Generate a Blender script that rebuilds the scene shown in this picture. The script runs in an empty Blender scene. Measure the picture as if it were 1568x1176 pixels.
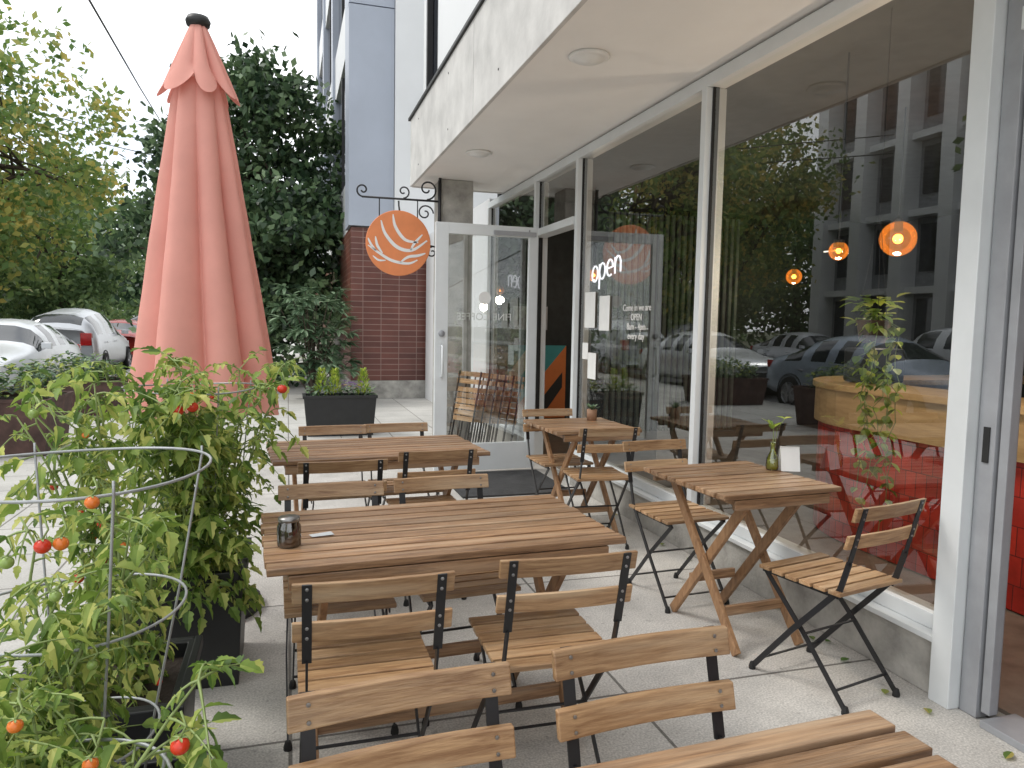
import bpy, math, random
import numpy as np
from mathutils import Vector, Matrix, Euler
random.seed(7)
rad=math.radians
scene=bpy.context.scene
COL=scene.collection
# ------------------------------------------------------------------ materials
class NT:
    def __init__(s,name):
        s.m=bpy.data.materials.new(name); s.m.use_nodes=True
        s.t=s.m.node_tree; s.n=s.t.nodes; s.l=s.t.links
        s.n.clear(); s.out=s.n.new('ShaderNodeOutputMaterial')
    def N(s,typ,**kw):
        n=s.n.new(typ)
        for k,v in kw.items(): setattr(n,k,v)
        return n
    def L(s,a,b): s.l.new(a,b)
def rgba(c): return (c[0],c[1],c[2],1)
def mat(name,col,rough=.6,metal=0,var=.12,scale=8,bump=.0,bscale=60,island=0,stretch=None,spec=.5,col2=None,detail=5,trans=0,emis=None,worn=None):
    q=NT(name); p=q.N('ShaderNodeBsdfPrincipled')
    p.inputs['Roughness'].default_value=rough; p.inputs['Metallic'].default_value=metal
    p.inputs['Specular IOR Level'].default_value=spec
    tc=q.N('ShaderNodeTexCoord'); mp=q.N('ShaderNodeMapping')
    q.L(tc.outputs['Object'],mp.inputs['Vector'])
    if stretch: mp.inputs['Scale'].default_value=stretch
    geo=q.N('ShaderNodeNewGeometry')
    vec=mp.outputs['Vector']
    if island:
        cm=q.N('ShaderNodeCombineXYZ'); mu=q.N('ShaderNodeMath',operation='MULTIPLY'); mu.inputs[1].default_value=37
        q.L(geo.outputs['Random Per Island'],mu.inputs[0])
        oi=q.N('ShaderNodeObjectInfo'); m5=q.N('ShaderNodeMath',operation='MULTIPLY_ADD'); m5.inputs[1].default_value=23; q.L(oi.outputs['Random'],m5.inputs[0]); q.L(mu.outputs[0],m5.inputs[2])
        for i in range(3): q.L(m5.outputs[0],cm.inputs[i])
        ad=q.N('ShaderNodeVectorMath',operation='ADD'); q.L(vec,ad.inputs[0]); q.L(cm.outputs[0],ad.inputs[1]); vec=ad.outputs[0]
    no=q.N('ShaderNodeTexNoise'); no.inputs['Scale'].default_value=scale; no.inputs['Detail'].default_value=detail; no.inputs['Roughness'].default_value=.6
    if island: no.inputs['Distortion'].default_value=.6
    q.L(vec,no.inputs['Vector'])
    c2=col2 if col2 else tuple(max(0,x*(1-3*var)) for x in col)
    rp=q.N('ShaderNodeValToRGB'); rp.color_ramp.elements[0].position=.3; rp.color_ramp.elements[1].position=.72
    rp.color_ramp.elements[0].color=rgba(c2); rp.color_ramp.elements[1].color=rgba(col if col2 else tuple(min(1,x*(1+var)) for x in col))
    q.L(no.outputs['Fac'],rp.inputs['Fac']); c=rp.outputs['Color']
    if worn:
        n4=q.N('ShaderNodeTexNoise'); n4.inputs['Scale'].default_value=1.1; n4.inputs['Detail'].default_value=6; q.L(vec,n4.inputs['Vector'])
        r4=q.N('ShaderNodeMapRange'); r4.inputs['From Min'].default_value=.5; r4.inputs['From Max'].default_value=.75; r4.inputs['To Max'].default_value=.65; q.L(n4.outputs['Fac'],r4.inputs['Value'])
        mx4=q.N('ShaderNodeMixRGB'); mx4.inputs[2].default_value=rgba(worn); q.L(r4.outputs[0],mx4.inputs[0]); q.L(c,mx4.inputs[1]); c=mx4.outputs[0]
    if island:
        hs=q.N('ShaderNodeHueSaturation'); mr=q.N('ShaderNodeMapRange'); mr.inputs['To Min'].default_value=1-island; mr.inputs['To Max'].default_value=1+island
        q.L(geo.outputs['Random Per Island'],mr.inputs['Value']); q.L(mr.outputs[0],hs.inputs['Value']); q.L(c,hs.inputs['Color']); c=hs.outputs['Color']
    q.L(c,p.inputs['Base Color'])
    if bump:
        n2=q.N('ShaderNodeTexNoise'); n2.inputs['Scale'].default_value=bscale; n2.inputs['Detail'].default_value=4; q.L(vec,n2.inputs['Vector'])
        b=q.N('ShaderNodeBump'); b.inputs['Strength'].default_value=bump; b.inputs['Distance'].default_value=.01
        q.L(n2.outputs['Fac'],b.inputs['Height']); q.L(b.outputs[0],p.inputs['Normal'])
    sh=p.outputs[0]
    if trans:
        tr=q.N('ShaderNodeBsdfTranslucent'); q.L(c,tr.inputs['Color']); mx=q.N('ShaderNodeMixShader'); mx.inputs[0].default_value=trans
        q.L(sh,mx.inputs[1]); q.L(tr.outputs[0],mx.inputs[2]); sh=mx.outputs[0]
    if emis:
        p.inputs['Emission Color'].default_value=rgba(emis[:3]); p.inputs['Emission Strength'].default_value=emis[3]
    q.L(sh,q.out.inputs['Surface'])
    return q.m
def leafmat(name,a,b,c3,trans=.35,nscale=1.2,rough=.55):
    q=NT(name); p=q.N('ShaderNodeBsdfPrincipled'); p.inputs['Roughness'].default_value=rough
    tc=q.N('ShaderNodeTexCoord'); no=q.N('ShaderNodeTexNoise'); no.inputs['Scale'].default_value=nscale; no.inputs['Detail'].default_value=3
    q.L(tc.outputs['Object'],no.inputs['Vector'])
    geo=q.N('ShaderNodeNewGeometry')
    ad=q.N('ShaderNodeMath',operation='MULTIPLY_ADD'); ad.inputs[1].default_value=.45; q.L(geo.outputs['Random Per Island'],ad.inputs[0]); 
    su=q.N('ShaderNodeMath',operation='SUBTRACT'); su.inputs[1].default_value=.22; q.L(no.outputs['Fac'],su.inputs[0]); q.L(su.outputs[0],ad.inputs[2])
    rp=q.N('ShaderNodeValToRGB'); e=rp.color_ramp.elements; e[0].position=.28;e[0].color=rgba(a); e[1].position=.78; e[1].color=rgba(c3)
    m=e.new(.52); m.color=rgba(b)
    q.L(ad.outputs[0],rp.inputs['Fac']); q.L(rp.outputs[0],p.inputs['Base Color'])
    tr=q.N('ShaderNodeBsdfTranslucent'); q.L(rp.outputs[0],tr.inputs['Color']); mx=q.N('ShaderNodeMixShader'); mx.inputs[0].default_value=trans
    q.L(p.outputs[0],mx.inputs[1]); q.L(tr.outputs[0],mx.inputs[2]); q.L(mx.outputs[0],q.out.inputs['Surface'])
    return q.m
def tilemat(name,tile,mortar,bw,bh,ms,plane='XY',offset=0,rough=.8,c2=None,bump=.3,noise=.25,nscale=3,fine=0):
    q=NT(name); p=q.N('ShaderNodeBsdfPrincipled'); p.inputs['Roughness'].default_value=rough
    tc=q.N('ShaderNodeTexCoord'); sp=q.N('ShaderNodeSeparateXYZ'); q.L(tc.outputs['Object'],sp.inputs[0]); cb=q.N('ShaderNodeCombineXYZ')
    q.L(sp.outputs[plane[0]],cb.inputs[0]); q.L(sp.outputs[plane[1]],cb.inputs[1])
    br=q.N('ShaderNodeTexBrick'); br.offset=offset; br.squash=1
    br.inputs['Scale'].default_value=1; br.inputs['Brick Width'].default_value=bw; br.inputs['Row Height'].default_value=bh
    br.inputs['Mortar Size'].default_value=ms; br.inputs['Mortar Smooth'].default_value=.2
    br.inputs['Color1'].default_value=rgba(tile); br.inputs['Color2'].default_value=rgba(c2 or tile); br.inputs['Mortar'].default_value=rgba(mortar)
    q.L(cb.outputs[0],br.inputs['Vector'])
    no=q.N('ShaderNodeTexNoise'); no.inputs['Scale'].default_value=nscale; no.inputs['Detail'].default_value=8; no.inputs['Roughness'].default_value=.65; q.L(tc.outputs['Object'],no.inputs['Vector'])
    mr=q.N('ShaderNodeMapRange'); mr.inputs['From Min'].default_value=.3; mr.inputs['From Max'].default_value=.7; mr.inputs['To Min'].default_value=1-noise; mr.inputs['To Max'].default_value=1+noise*.6; q.L(no.outputs['Fac'],mr.inputs['Value'])
    val=mr.outputs[0]
    if fine:
        n3=q.N('ShaderNodeTexNoise'); n3.inputs['Scale'].default_value=130; n3.inputs['Detail'].default_value=3; q.L(tc.outputs['Object'],n3.inputs['Vector'])
        m3=q.N('ShaderNodeMapRange'); m3.inputs['From Min'].default_value=.35; m3.inputs['From Max'].default_value=.65; m3.inputs['To Min'].default_value=1-fine; m3.inputs['To Max'].default_value=1+fine; q.L(n3.outputs['Fac'],m3.inputs['Value'])
        mm=q.N('ShaderNodeMath',operation='MULTIPLY'); q.L(val,mm.inputs[0]); q.L(m3.outputs[0],mm.inputs[1]); val=mm.outputs[0]
        n6=q.N('ShaderNodeTexNoise'); n6.inputs['Scale'].default_value=22; n6.inputs['Detail'].default_value=2; q.L(tc.outputs['Object'],n6.inputs['Vector'])
        m6=q.N('ShaderNodeMapRange'); m6.inputs['From Min'].default_value=.66; m6.inputs['From Max'].default_value=.74; m6.inputs['To Min'].default_value=1; m6.inputs['To Max'].default_value=.7; q.L(n6.outputs['Fac'],m6.inputs['Value'])
        m7=q.N('ShaderNodeMath',operation='MULTIPLY'); q.L(val,m7.inputs[0]); q.L(m6.outputs[0],m7.inputs[1]); val=m7.outputs[0]
    hs=q.N('ShaderNodeHueSaturation'); q.L(val,hs.inputs['Value']); q.L(br.outputs['Color'],hs.inputs['Color']); q.L(hs.outputs[0],p.inputs['Base Color'])
    b=q.N('ShaderNodeBump'); b.inputs['Strength'].default_value=bump; b.inputs['Distance'].default_value=.006; b.invert=True
    q.L(br.outputs['Fac'],b.inputs['Height']); q.L(b.outputs[0],p.inputs['Normal'])
    q.L(p.outputs[0],q.out.inputs['Surface']); return q.m
def glassmat(name,tint=(.94,.96,.94),base=.10,k=1.1,rough=.0,glow=None,wav=.05):
    q=NT(name); t=q.N('ShaderNodeBsdfTransparent'); t.inputs['Color'].default_value=rgba(tint)
    g=q.N('ShaderNodeBsdfGlossy'); g.inputs['Roughness'].default_value=rough; g.inputs['Color'].default_value=(.95,.97,.97,1)
    tc=q.N('ShaderNodeTexCoord'); no=q.N('ShaderNodeTexNoise'); no.inputs['Scale'].default_value=.9; no.inputs['Detail'].default_value=1; q.L(tc.outputs['Object'],no.inputs['Vector'])
    b=q.N('ShaderNodeBump'); b.inputs['Strength'].default_value=wav; b.inputs['Distance'].default_value=.02; q.L(no.outputs['Fac'],b.inputs['Height']); q.L(b.outputs[0],g.inputs['Normal'])
    f=q.N('ShaderNodeFresnel'); f.inputs['IOR'].default_value=1.5
    ma=q.N('ShaderNodeMath',operation='MULTIPLY_ADD'); ma.inputs[1].default_value=k; ma.inputs[2].default_value=base; ma.use_clamp=True
    q.L(f.outputs[0],ma.inputs[0]); mx=q.N('ShaderNodeMixShader'); q.L(ma.outputs[0],mx.inputs[0]); q.L(t.outputs[0],mx.inputs[1]); q.L(g.outputs[0],mx.inputs[2]); sh=mx.outputs[0]
    if glow:
        e=q.N('ShaderNodeEmission'); e.inputs[0].default_value=rgba(glow[:3]); e.inputs[1].default_value=glow[3]; a=q.N('ShaderNodeAddShader'); q.L(sh,a.inputs[0]); q.L(e.outputs[0],a.inputs[1]); sh=a.outputs[0]
    q.L(sh,q.out.inputs['Surface'])
    return q.m
def emit(name,c,s):
    q=NT(name); e=q.N('ShaderNodeEmission'); e.inputs[0].default_value=rgba(c); e.inputs[1].default_value=s; q.L(e.outputs[0],q.out.inputs['Surface']); return q.m
wood_x=mat('wood_slat',(.43,.255,.135),.36,scale=5,island=.32,stretch=(1.2,20,20),col2=(.14,.072,.036),bump=.2,bscale=14,worn=(.50,.37,.25))
wood_z=mat('wood_leg',(.39,.225,.115),.5,scale=6,island=.2,stretch=(8,8,2),col2=(.20,.105,.05))
wood_cx=mat('wood_chair_slat',(.50,.315,.165),.40,scale=5,island=.32,stretch=(1.5,18,18),col2=(.23,.12,.055),bump=.2,bscale=14,worn=(.57,.43,.28))
steel=mat('black_steel',(.016,.016,.018),.4,spec=.5,var=.05)
screw=mat('screw_metal',(.4,.4,.4),.4,1)
white_al=mat('white_aluminium',(.72,.75,.76),.38,var=.03,scale=3)
dark_al=mat('grey_aluminium',(.34,.35,.37),.4,var=.05)
soffit_m=mat('soffit_paint',(.88,.86,.83),.8,var=.02,scale=1.5,bump=.05,bscale=120)
conc_f=mat('fascia_concrete',(.66,.65,.63),.85,var=.08,scale=3.5,bump=.12,bscale=40,detail=10)
conc_c=mat('curb_concrete',(.46,.445,.41),.9,var=.15,scale=6,bump=.5,bscale=50,detail=9)
panel_w=mat('white_panel',(.78,.79,.80),.5,var=.02,scale=1)
panel_b=mat('blue_grey_panel',(.42,.46,.54),.45,var=.04,scale=.7)
winDark=mat('dark_window',(.03,.035,.045),.08,var=.1,spec=.8)
patio=tilemat('patio_concrete',(.52,.50,.465),(.17,.16,.145),1.25,1.25,.007,noise=.26,nscale=2.5,c2=(.485,.465,.435),fine=.22,bump=.5)
walk=tilemat('sidewalk_concrete',(.52,.51,.48),(.2,.19,.17),.62,.62,.007,noise=.2,nscale=1.2,c2=(.47,.46,.43),fine=.1,bump=.5)
asph=mat('asphalt',(.085,.085,.09),.9,var=.15,scale=30,bump=.2,bscale=200)
grassy=mat('ground_soil',(.10,.11,.05),.95,var=.2,scale=4)
brick=tilemat('glazed_brick',(.17,.06,.045),(.30,.20,.17),.33,.105,.006,plane='XZ',c2=(.12,.042,.034),rough=.35,noise=.25,nscale=1.5)
redtile=tilemat('red_tile',(.66,.05,.03),(.14,.02,.018),.075,.15,.003,plane='YZ',c2=(.38,.025,.018),rough=.3,noise=.35,nscale=6,offset=.5)
paintw=mat('road_paint',(.75,.75,.72),.7)
yellowp=mat('curb_stone',(.42,.41,.38),.85)
glass=glassmat('shop_glass',base=.085,k=1.5)
doorglass=glassmat('door_glass',base=.18,k=1.5)
plank=mat('counter_wood',(.62,.42,.21),.4,scale=3,stretch=(6,1,8),col2=(.40,.25,.11))
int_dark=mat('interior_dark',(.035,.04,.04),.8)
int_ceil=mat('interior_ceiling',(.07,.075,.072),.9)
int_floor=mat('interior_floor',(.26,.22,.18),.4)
int_slat=mat('interior_slats',(.18,.22,.18),.6)
black_pl=mat('black_plastic',(.018,.019,.02),.45,var=.1)
corten=mat('corten_planter',(.10,.055,.045),.8,var=.2,scale=6)
soil=mat('potting_soil',(.04,.028,.02),1,bump=.8,bscale=60)
fabric=mat('umbrella_fabric',(.83,.40,.335),.85,var=.03,scale=4,bump=.15,bscale=350,trans=.2)
bark=mat('tree_bark',(.10,.075,.055),.95,var=.2,scale=6,stretch=(4,4,1),bump=.6,bscale=20)
stemm=mat('tomato_stem',(.25,.33,.11),.6)
lf_tom=leafmat('tomato_leaf',(.085,.16,.03),(.26,.38,.07),(.64,.65,.20),trans=.42,nscale=6)
lf_dark=leafmat('evergreen_leaf',(.02,.045,.022),(.075,.135,.06),(.19,.28,.13),trans=.15,nscale=1.0,rough=.4)
lf_yel=leafmat('autumn_leaf',(.11,.20,.05),(.24,.33,.09),(.60,.47,.12),trans=.45,nscale=.5)
lf_grn=leafmat('street_tree_leaf',(.07,.12,.045),(.14,.23,.085),(.26,.34,.12),trans=.35,nscale=.5)
lf_lime=leafmat('lime_leaf',(.14,.24,.03),(.30,.42,.05),(.55,.6,.10),trans=.35,nscale=8)
lf_shrub=leafmat('shrub_leaf',(.07,.13,.07),(.16,.25,.14),(.30,.40,.25),trans=.25,nscale=2)
purple=mat('purple_petal',(.2,.06,.32),.6); yel_pet=mat('yellow_petal',(.75,.55,.05),.6)
tom_r=mat('tomato_red',(.70,.05,.02),.22,var=.1); tom_o=mat('tomato_orange',(.78,.20,.03),.22,var=.1); tom_g=mat('tomato_green',(.28,.40,.10),.25,var=.1)
wire=mat('galvanised_wire',(.42,.44,.45),.45,.4)
orange=mat('sign_orange',(.82,.27,.10),.5,var=.03); signw=mat('sign_white',(.85,.85,.83),.5,var=.02)
paper=mat('paper',(.82,.82,.8),.7,var=.02)
iron=mat('wrought_iron',(.02,.02,.022),.5)
rubber=mat('rubber',(.02,.02,.02),.8)
alloy=mat('alloy_wheel',(.5,.5,.52),.3,.8)
carglass=mat('car_glass',(.02,.025,.03),.04,spec=.9,var=.02)
redl=mat('tail_light',(.45,.01,.01),.15); headl=mat('head_light',(.75,.75,.75),.1)
matm=mat('door_mat_rubber',(.05,.05,.052),.85,bump=1,bscale=60)
def carpaint(n,c): return mat(n,c,.25,.3,var=.02)
# ------------------------------------------------------------------ mesh builder
class MB:
    def __init__(s): s.v=[];s.f=[];s.mi=[];s.mats=[]
    def m(s,mt):
        if mt not in s.mats: s.mats.append(mt)
        return s.mats.index(mt)
    def add(s,vs,fs,mt):
        o=len(s.v); s.v+= [tuple(v) for v in vs]; k=s.m(mt)
        for f in fs: s.f.append(tuple(i+o for i in f)); s.mi.append(k)
    def box(s,c,d,mt,rot=None):
        x,y,z=d[0]/2,d[1]/2,d[2]/2; vs=[Vector(p) for p in [(-x,-y,-z),(x,-y,-z),(x,y,-z),(-x,y,-z),(-x,-y,z),(x,-y,z),(x,y,z),(-x,y,z)]]
        if rot: 
            M=Euler(rot).to_matrix(); vs=[M@v for v in vs]
        C=Vector(c); s.add([v+C for v in vs],[(0,3,2,1),(4,5,6,7),(0,1,5,4),(1,2,6,5),(2,3,7,6),(3,0,4,7)],mt)
    def bb(s,x0,x1,y0,y1,z0,z1,mt): s.box(((x0+x1)/2,(y0+y1)/2,(z0+z1)/2),(x1-x0,y1-y0,z1-z0),mt)
    def beam(s,p,q,w,h,mt,side=(1,0,0)):
        p=Vector(p);q=Vector(q);d=(q-p).normalized(); a=Vector(side); a=(a-d*a.dot(d)).normalized(); b=d.cross(a)
        vs=[]
        for e in (p,q):
            for i,j in ((-1,-1),(1,-1),(1,1),(-1,1)): vs.append(e+a*w/2*i+b*h/2*j)
        s.add(vs,[(0,1,2,3),(7,6,5,4),(0,4,5,1),(1,5,6,2),(2,6,7,3),(3,7,4,0)],mt)
    def tube(s,pts,rs,mt,n=8,cap=True):
        pts=[Vector(p) for p in pts]; 
        if not hasattr(rs,'__len__'): rs=[rs]*len(pts)
        vs=[];fs=[]; prev=None
        for i,p in enumerate(pts):
            d=(pts[min(i+1,len(pts)-1)]-pts[max(i-1,0)]).normalized()
            if prev is None:
                a=Vector((0,0,1)) if abs(d.z)<.9 else Vector((1,0,0)); a=(a-d*a.dot(d)).normalized()
            else:
                a=prev-d*prev.dot(d); a=a.normalized() if a.length>1e-6 else Vector((1,0,0))
            prev=a; b=d.cross(a)
            for k in range(n):
                t=2*math.pi*k/n; vs.append(p+(a*math.cos(t)+b*math.sin(t))*rs[i])
        for i in range(len(pts)-1):
            for k in range(n): fs.append((i*n+k,i*n+(k+1)%n,(i+1)*n+(k+1)%n,(i+1)*n+k))
        if cap: fs.append(tuple(range(n-1,-1,-1))); fs.append(tuple((len(pts)-1)*n+k for k in range(n)))
        s.add(vs,fs,mt)
    def lathe(s,c,prof,mt,n=20,axis='z'):
        vs=[];fs=[]
        for r,z in prof:
            for k in range(n):
                t=2*math.pi*k/n; x,y=r*math.cos(t),r*math.sin(t)
                vs.append((c[0]+x,c[1]+y,c[2]+z) if axis=='z' else ((c[0]+z,c[1]+x,c[2]+y) if axis=='x' else (c[0]+x,c[1]+z,c[2]+y)))
        for i in range(len(prof)-1):
            for k in range(n): fs.append((i*n+k,i*n+(k+1)%n,(i+1)*n+(k+1)%n,(i+1)*n+k))
        s.add(vs,fs,mt)
    def sphere(s,c,r,mt,n=14,m=9,sz=1):
        s.lathe(c,[(max(r*math.sin(math.pi*i/m),1e-4),-r*sz*math.cos(math.pi*i/m)) for i in range(m+1)],mt,n)
    def mesh(s,name,smooth=False):
        me=bpy.data.meshes.new(name); me.from_pydata(s.v,[],s.f)
        for mt in s.mats: me.materials.append(mt)
        me.polygons.foreach_set('material_index',s.mi)
        if smooth: me.polygons.foreach_set('use_smooth',[True]*len(s.f))
        me.update(); return me
    def obj(s,name,parent=None,smooth=False,bevel=0,loc=None):
        o=bpy.data.objects.new(name,s.mesh(name,smooth)); COL.objects.link(o)
        if parent: o.parent=parent
        if loc: o.location=loc
        if bevel:
            b=o.modifiers.new('bevel','BEVEL'); b.width=bevel; b.segments=2; b.limit_method='ANGLE'
        return o
def empty(name,loc=(0,0,0),rz=0):
    e=bpy.data.objects.new(name,None); e.location=loc; e.rotation_euler=(0,0,rz); e.empty_display_size=.2; COL.objects.link(e); return e
def child(name,me,parent,bevel=0):
    o=bpy.data.objects.new(name,me); COL.objects.link(o); o.parent=parent
    if bevel:
        b=o.modifiers.new('bevel','BEVEL'); b.width=bevel; b.segments=2; b.limit_method='ANGLE'
    return o
# ------------------------------------------------------------------ camera
f=1130.0; yaw=math.atan(344/f); pitch=rad(4.65); roll=rad(1.05)
F=Vector((math.sin(yaw)*math.cos(pitch),math.cos(yaw)*math.cos(pitch),-math.sin(pitch)))
R0=Vector((math.cos(yaw),-math.sin(yaw),0)); U0=R0.cross(F)
R=R0*math.cos(roll)+U0*math.sin(roll); U=-R0*math.sin(roll)+U0*math.cos(roll)
cd=bpy.data.cameras.new('camera'); cam=bpy.data.objects.new('camera',cd); COL.objects.link(cam)
M=Matrix((R,U,-F)).transposed().to_4x4(); M.translation=Vector((0,0,1.42)); cam.matrix_world=M
cd.sensor_width=36; cd.lens=f/1568*36; cd.clip_start=.05; cd.clip_end=600
scene.camera=cam
scene.view_settings.view_transform='Standard'; scene.view_settings.look='None'; scene.view_settings.exposure=0
# ------------------------------------------------------------------ world
w=bpy.data.worlds.new('World'); scene.world=w; w.use_nodes=True; t=w.node_tree; t.nodes.clear()
o=t.nodes.new('ShaderNodeOutputWorld'); bg=t.nodes.new('ShaderNodeBackground'); bg.inputs[1].default_value=.15
sky=t.nodes.new('ShaderNodeTexSky'); sky.sky_type='NISHITA'; sky.sun_disc=False
tc=t.nodes.new('ShaderNodeTexCoord'); no=t.nodes.new('ShaderNodeTexNoise'); no.inputs['Scale'].default_value=2.2; no.inputs['Detail'].default_value=6; no.inputs['Roughness'].default_value=.55
mp=t.nodes.new('ShaderNodeMapping'); mp.inputs['Scale'].default_value=(1,1,1.8); mp.inputs['Location'].default_value=(1.3,.4,.7)
t.links.new(tc.outputs['Generated'],mp.inputs[0]); t.links.new(mp.outputs[0],no.inputs['Vector'])
rp=t.nodes.new('ShaderNodeValToRGB'); rp.color_ramp.elements[0].position=.36; rp.color_ramp.elements[0].color=(.5,.5,.5,1); rp.color_ramp.elements[1].position=.52; rp.color_ramp.elements[1].color=(.99,.99,.99,1)
t.links.new(no.outputs['Fac'],rp.inputs[0])
mx=t.nodes.new('ShaderNodeMixRGB'); mx.inputs[2].default_value=(12.2,12.4,12.6,1)
t.links.new(rp.outputs[0],mx.inputs[0]); t.links.new(sky.outputs[0],mx.inputs[1]); t.links.new(mx.outputs[0],bg.inputs[0]); t.links.new(bg.outputs[0],o.inputs[0])
sl=bpy.data.lights.new('sun','SUN'); sl.energy=1.5; sl.angle=rad(16); sl.color=(1,.96,.90); so=bpy.data.objects.new('sun',sl); COL.objects.link(so)
sd=Vector((-.72,.25,.95)).normalized()
so.rotation_euler=sd.to_track_quat('Z','Y').to_euler()
sky.sun_elevation=math.asin(sd.z); sky.sun_rotation=math.atan2(sd.x,sd.y)
# ------------------------------------------------------------------ ground
def sheet(name,x0,x1,y0,y1,z,mt):
    b=MB(); b.add([(x0,y0,z),(x1,y0,z),(x1,y1,z),(x0,y1,z)],[(0,1,2,3)],mt); return b.obj(name)
sheet('ground',-300,300,-300,300,-.16,grassy)
b=MB(); b.bb(-4.0,3,-30,60,-.155,-.004,walk); b.obj('sidewalk')
sheet('patio_pavement',-.95,2.42,-3,9.1,0,patio)
b=MB(); b.bb(-4.16,-4.003,-30,60,-.155,0,yellowp); b.obj('kerb',bevel=.01)
sheet('road',-13,-4.1,-60,200,-.135,asph)
b=MB()
for i in range(-4,20): b.add([(-8.6,i*6,-.13),(-8.48,i*6,-.13),(-8.48,i*6+3,-.13),(-8.6,i*6+3,-.13)],[(0,1,2,3)],paintw)
b.obj('road_marking')
b=MB(); b.bb(-16.5,-13,-60,200,-.155,.0,walk); b.obj('far_sidewalk')
# ------------------------------------------------------------------ cafe building
cafe=empty('cafe_building')
XW=2.46
mull=[(2.12,.09),(4.05,.055),(6.10,.055),(7.24,.055),(9.1,.06)]
b=MB(); b.bb(2.40,2.56,2.17,6.07,0,.22,conc_c); b.bb(2.40,2.56,7.27,9.07,0,.22,conc_c); b.obj('window_curb',cafe,bevel=.006)
b=MB()
for (y0,y1) in ((2.165,6.07),(7.27,9.07)):
    b.bb(2.375,2.50,y0,y1,.222,.245,white_al); b.bb(2.43,2.52,y0,y1,.246,.31,white_al)
b.bb(2.42,2.54,-3,9.13,2.86,2.935,white_al)
for y,wd in mull: b.bb(2.41 if y>3 else 2.37,2.55,y-wd/2,y+wd/2,.0 if y in(2.12,6.10,7.24) else .31,2.858,white_al)
b.bb(2.39,2.53,6.13,7.21,2.30,2.37,white_al)
b.bb(2.42,2.53,2.0,2.07,0,2.858,dark_al); b.bb(2.43,2.47,1.955,1.99,.03,2.45,dark_al)
b.bb(2.40,2.52,-3,1.999,2.452,2.53,white_al)
b.bb(2.44,2.50,.95,1.03,.03,2.448,dark_al); b.bb(2.38,2.55,-3,1.95,.0,.028,dark_al)
b.obj('window_frames',cafe,bevel=.003)
b=MB(); b.bb(2.485,2.497,2.17,2.2,.31,2.858,rubber)
for y,wd in mull[1:]: b.bb(2.452,2.492,y-wd/2-.012,y-wd/2,.31,2.858,rubber); b.bb(2.452,2.492,y+wd/2,y+wd/2+.012,.31,2.858,rubber)
b.bb(2.415,2.419,2.02,2.045,.95,1.08,rubber)
b.obj('window_gaskets',cafe)
b=MB()
def pane(y0,y1,z0,z1,x=XW): b.add([(x,y0,z0),(x,y1,z0),(x,y1,z1),(x,y0,z1)],[(0,3,2,1)],glass)
pane(2.165,4.008,.31,2.86); pane(4.092,6.058,.31,2.86); pane(7.28,9.058,.31,2.86); pane(6.13,7.21,2.37,2.86); pane(-3,1.99,2.53,2.86)
b.obj('window_glass',cafe)
b=MB(); b.bb(1.36,2.9,-3,8.46,2.95,3.1,soffit_m); b.obj('soffit',cafe)
b=MB()
ys=[-3,-.5,2.5,5.5,8.46]
for i in range(4): b.bb(1.33,1.358,ys[i]+.006,ys[i+1]-.006,2.94,3.67,conc_f)
b.bb(1.36,2.6,8.462,8.49,2.94,3.67,conc_f)
b.obj('fascia_panels',cafe,bevel=.004)
b=MB(); b.bb(1.36,1.5,-3,8.46,3.1,3.66,int_dark); b.bb(1.31,1.52,-3,8.5,3.672,3.70,iron); b.obj('canopy_flashing',cafe)
b=MB()
for y in (.2,1.8,3.2,4.8,6.4,7.9):
    for z in (3.08,3.55): b.lathe((1.329,y,z),[(.0001,-.003),(.008,-.003),(.008,.0)],iron,8,'x')
b.obj('fascia_bolts',cafe)
b=MB(); 
b.bb(1.525,1.7,-3,7.9,3.1,12,panel_w); b.bb(1.60,1.7,7.9,8.6,3.1,12,winDark); b.bb(1.525,1.7,8.6,8.75,3.1,12,panel_w)
b.bb(1.53,1.595,7.9,7.95,3.7,12,iron); b.bb(1.53,1.595,8.55,8.6,3.7,12,iron)
b.bb(1.7,9,-3,8.75,3.3,12,panel_w)
b.obj('upper_wall',cafe)
b=MB(); b.bb(1.57,1.93,7.9,8.26,0,2.948,conc_c); b.obj('column',cafe,bevel=.01)
b=MB()
for (x,y) in ((1.65,4.03),(1.65,6.57),(1.65,1.4)): b.lathe((x,y,2.95),[(.115,-.002),(.12,-.012),(.105,-.02),(.085,-.016),(.08,-.03),(.0001,-.034)],signw,28)
b.obj('soffit_lights',cafe,smooth=True)
b=MB()
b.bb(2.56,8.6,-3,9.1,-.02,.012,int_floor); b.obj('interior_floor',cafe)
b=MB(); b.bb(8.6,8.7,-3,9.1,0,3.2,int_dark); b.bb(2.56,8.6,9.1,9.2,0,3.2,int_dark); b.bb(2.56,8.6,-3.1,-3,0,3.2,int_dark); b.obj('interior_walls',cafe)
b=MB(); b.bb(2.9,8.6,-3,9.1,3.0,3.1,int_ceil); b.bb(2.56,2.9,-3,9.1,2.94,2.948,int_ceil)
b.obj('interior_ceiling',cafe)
b=MB()
for i in range(22): b.bb(4.0+i*.09,4.04+i*.09,8.9,8.95,0,2.9,int_slat)
b.obj('slat_screen',cafe)
b=MB(); art=[mat('mural_'+n,c,.6,var=.03) for n,c in (('orange',(.75,.22,.06)),('teal',(.06,.32,.34)),('cream',(.75,.68,.55)),('black',(.03,.03,.03)))]
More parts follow.
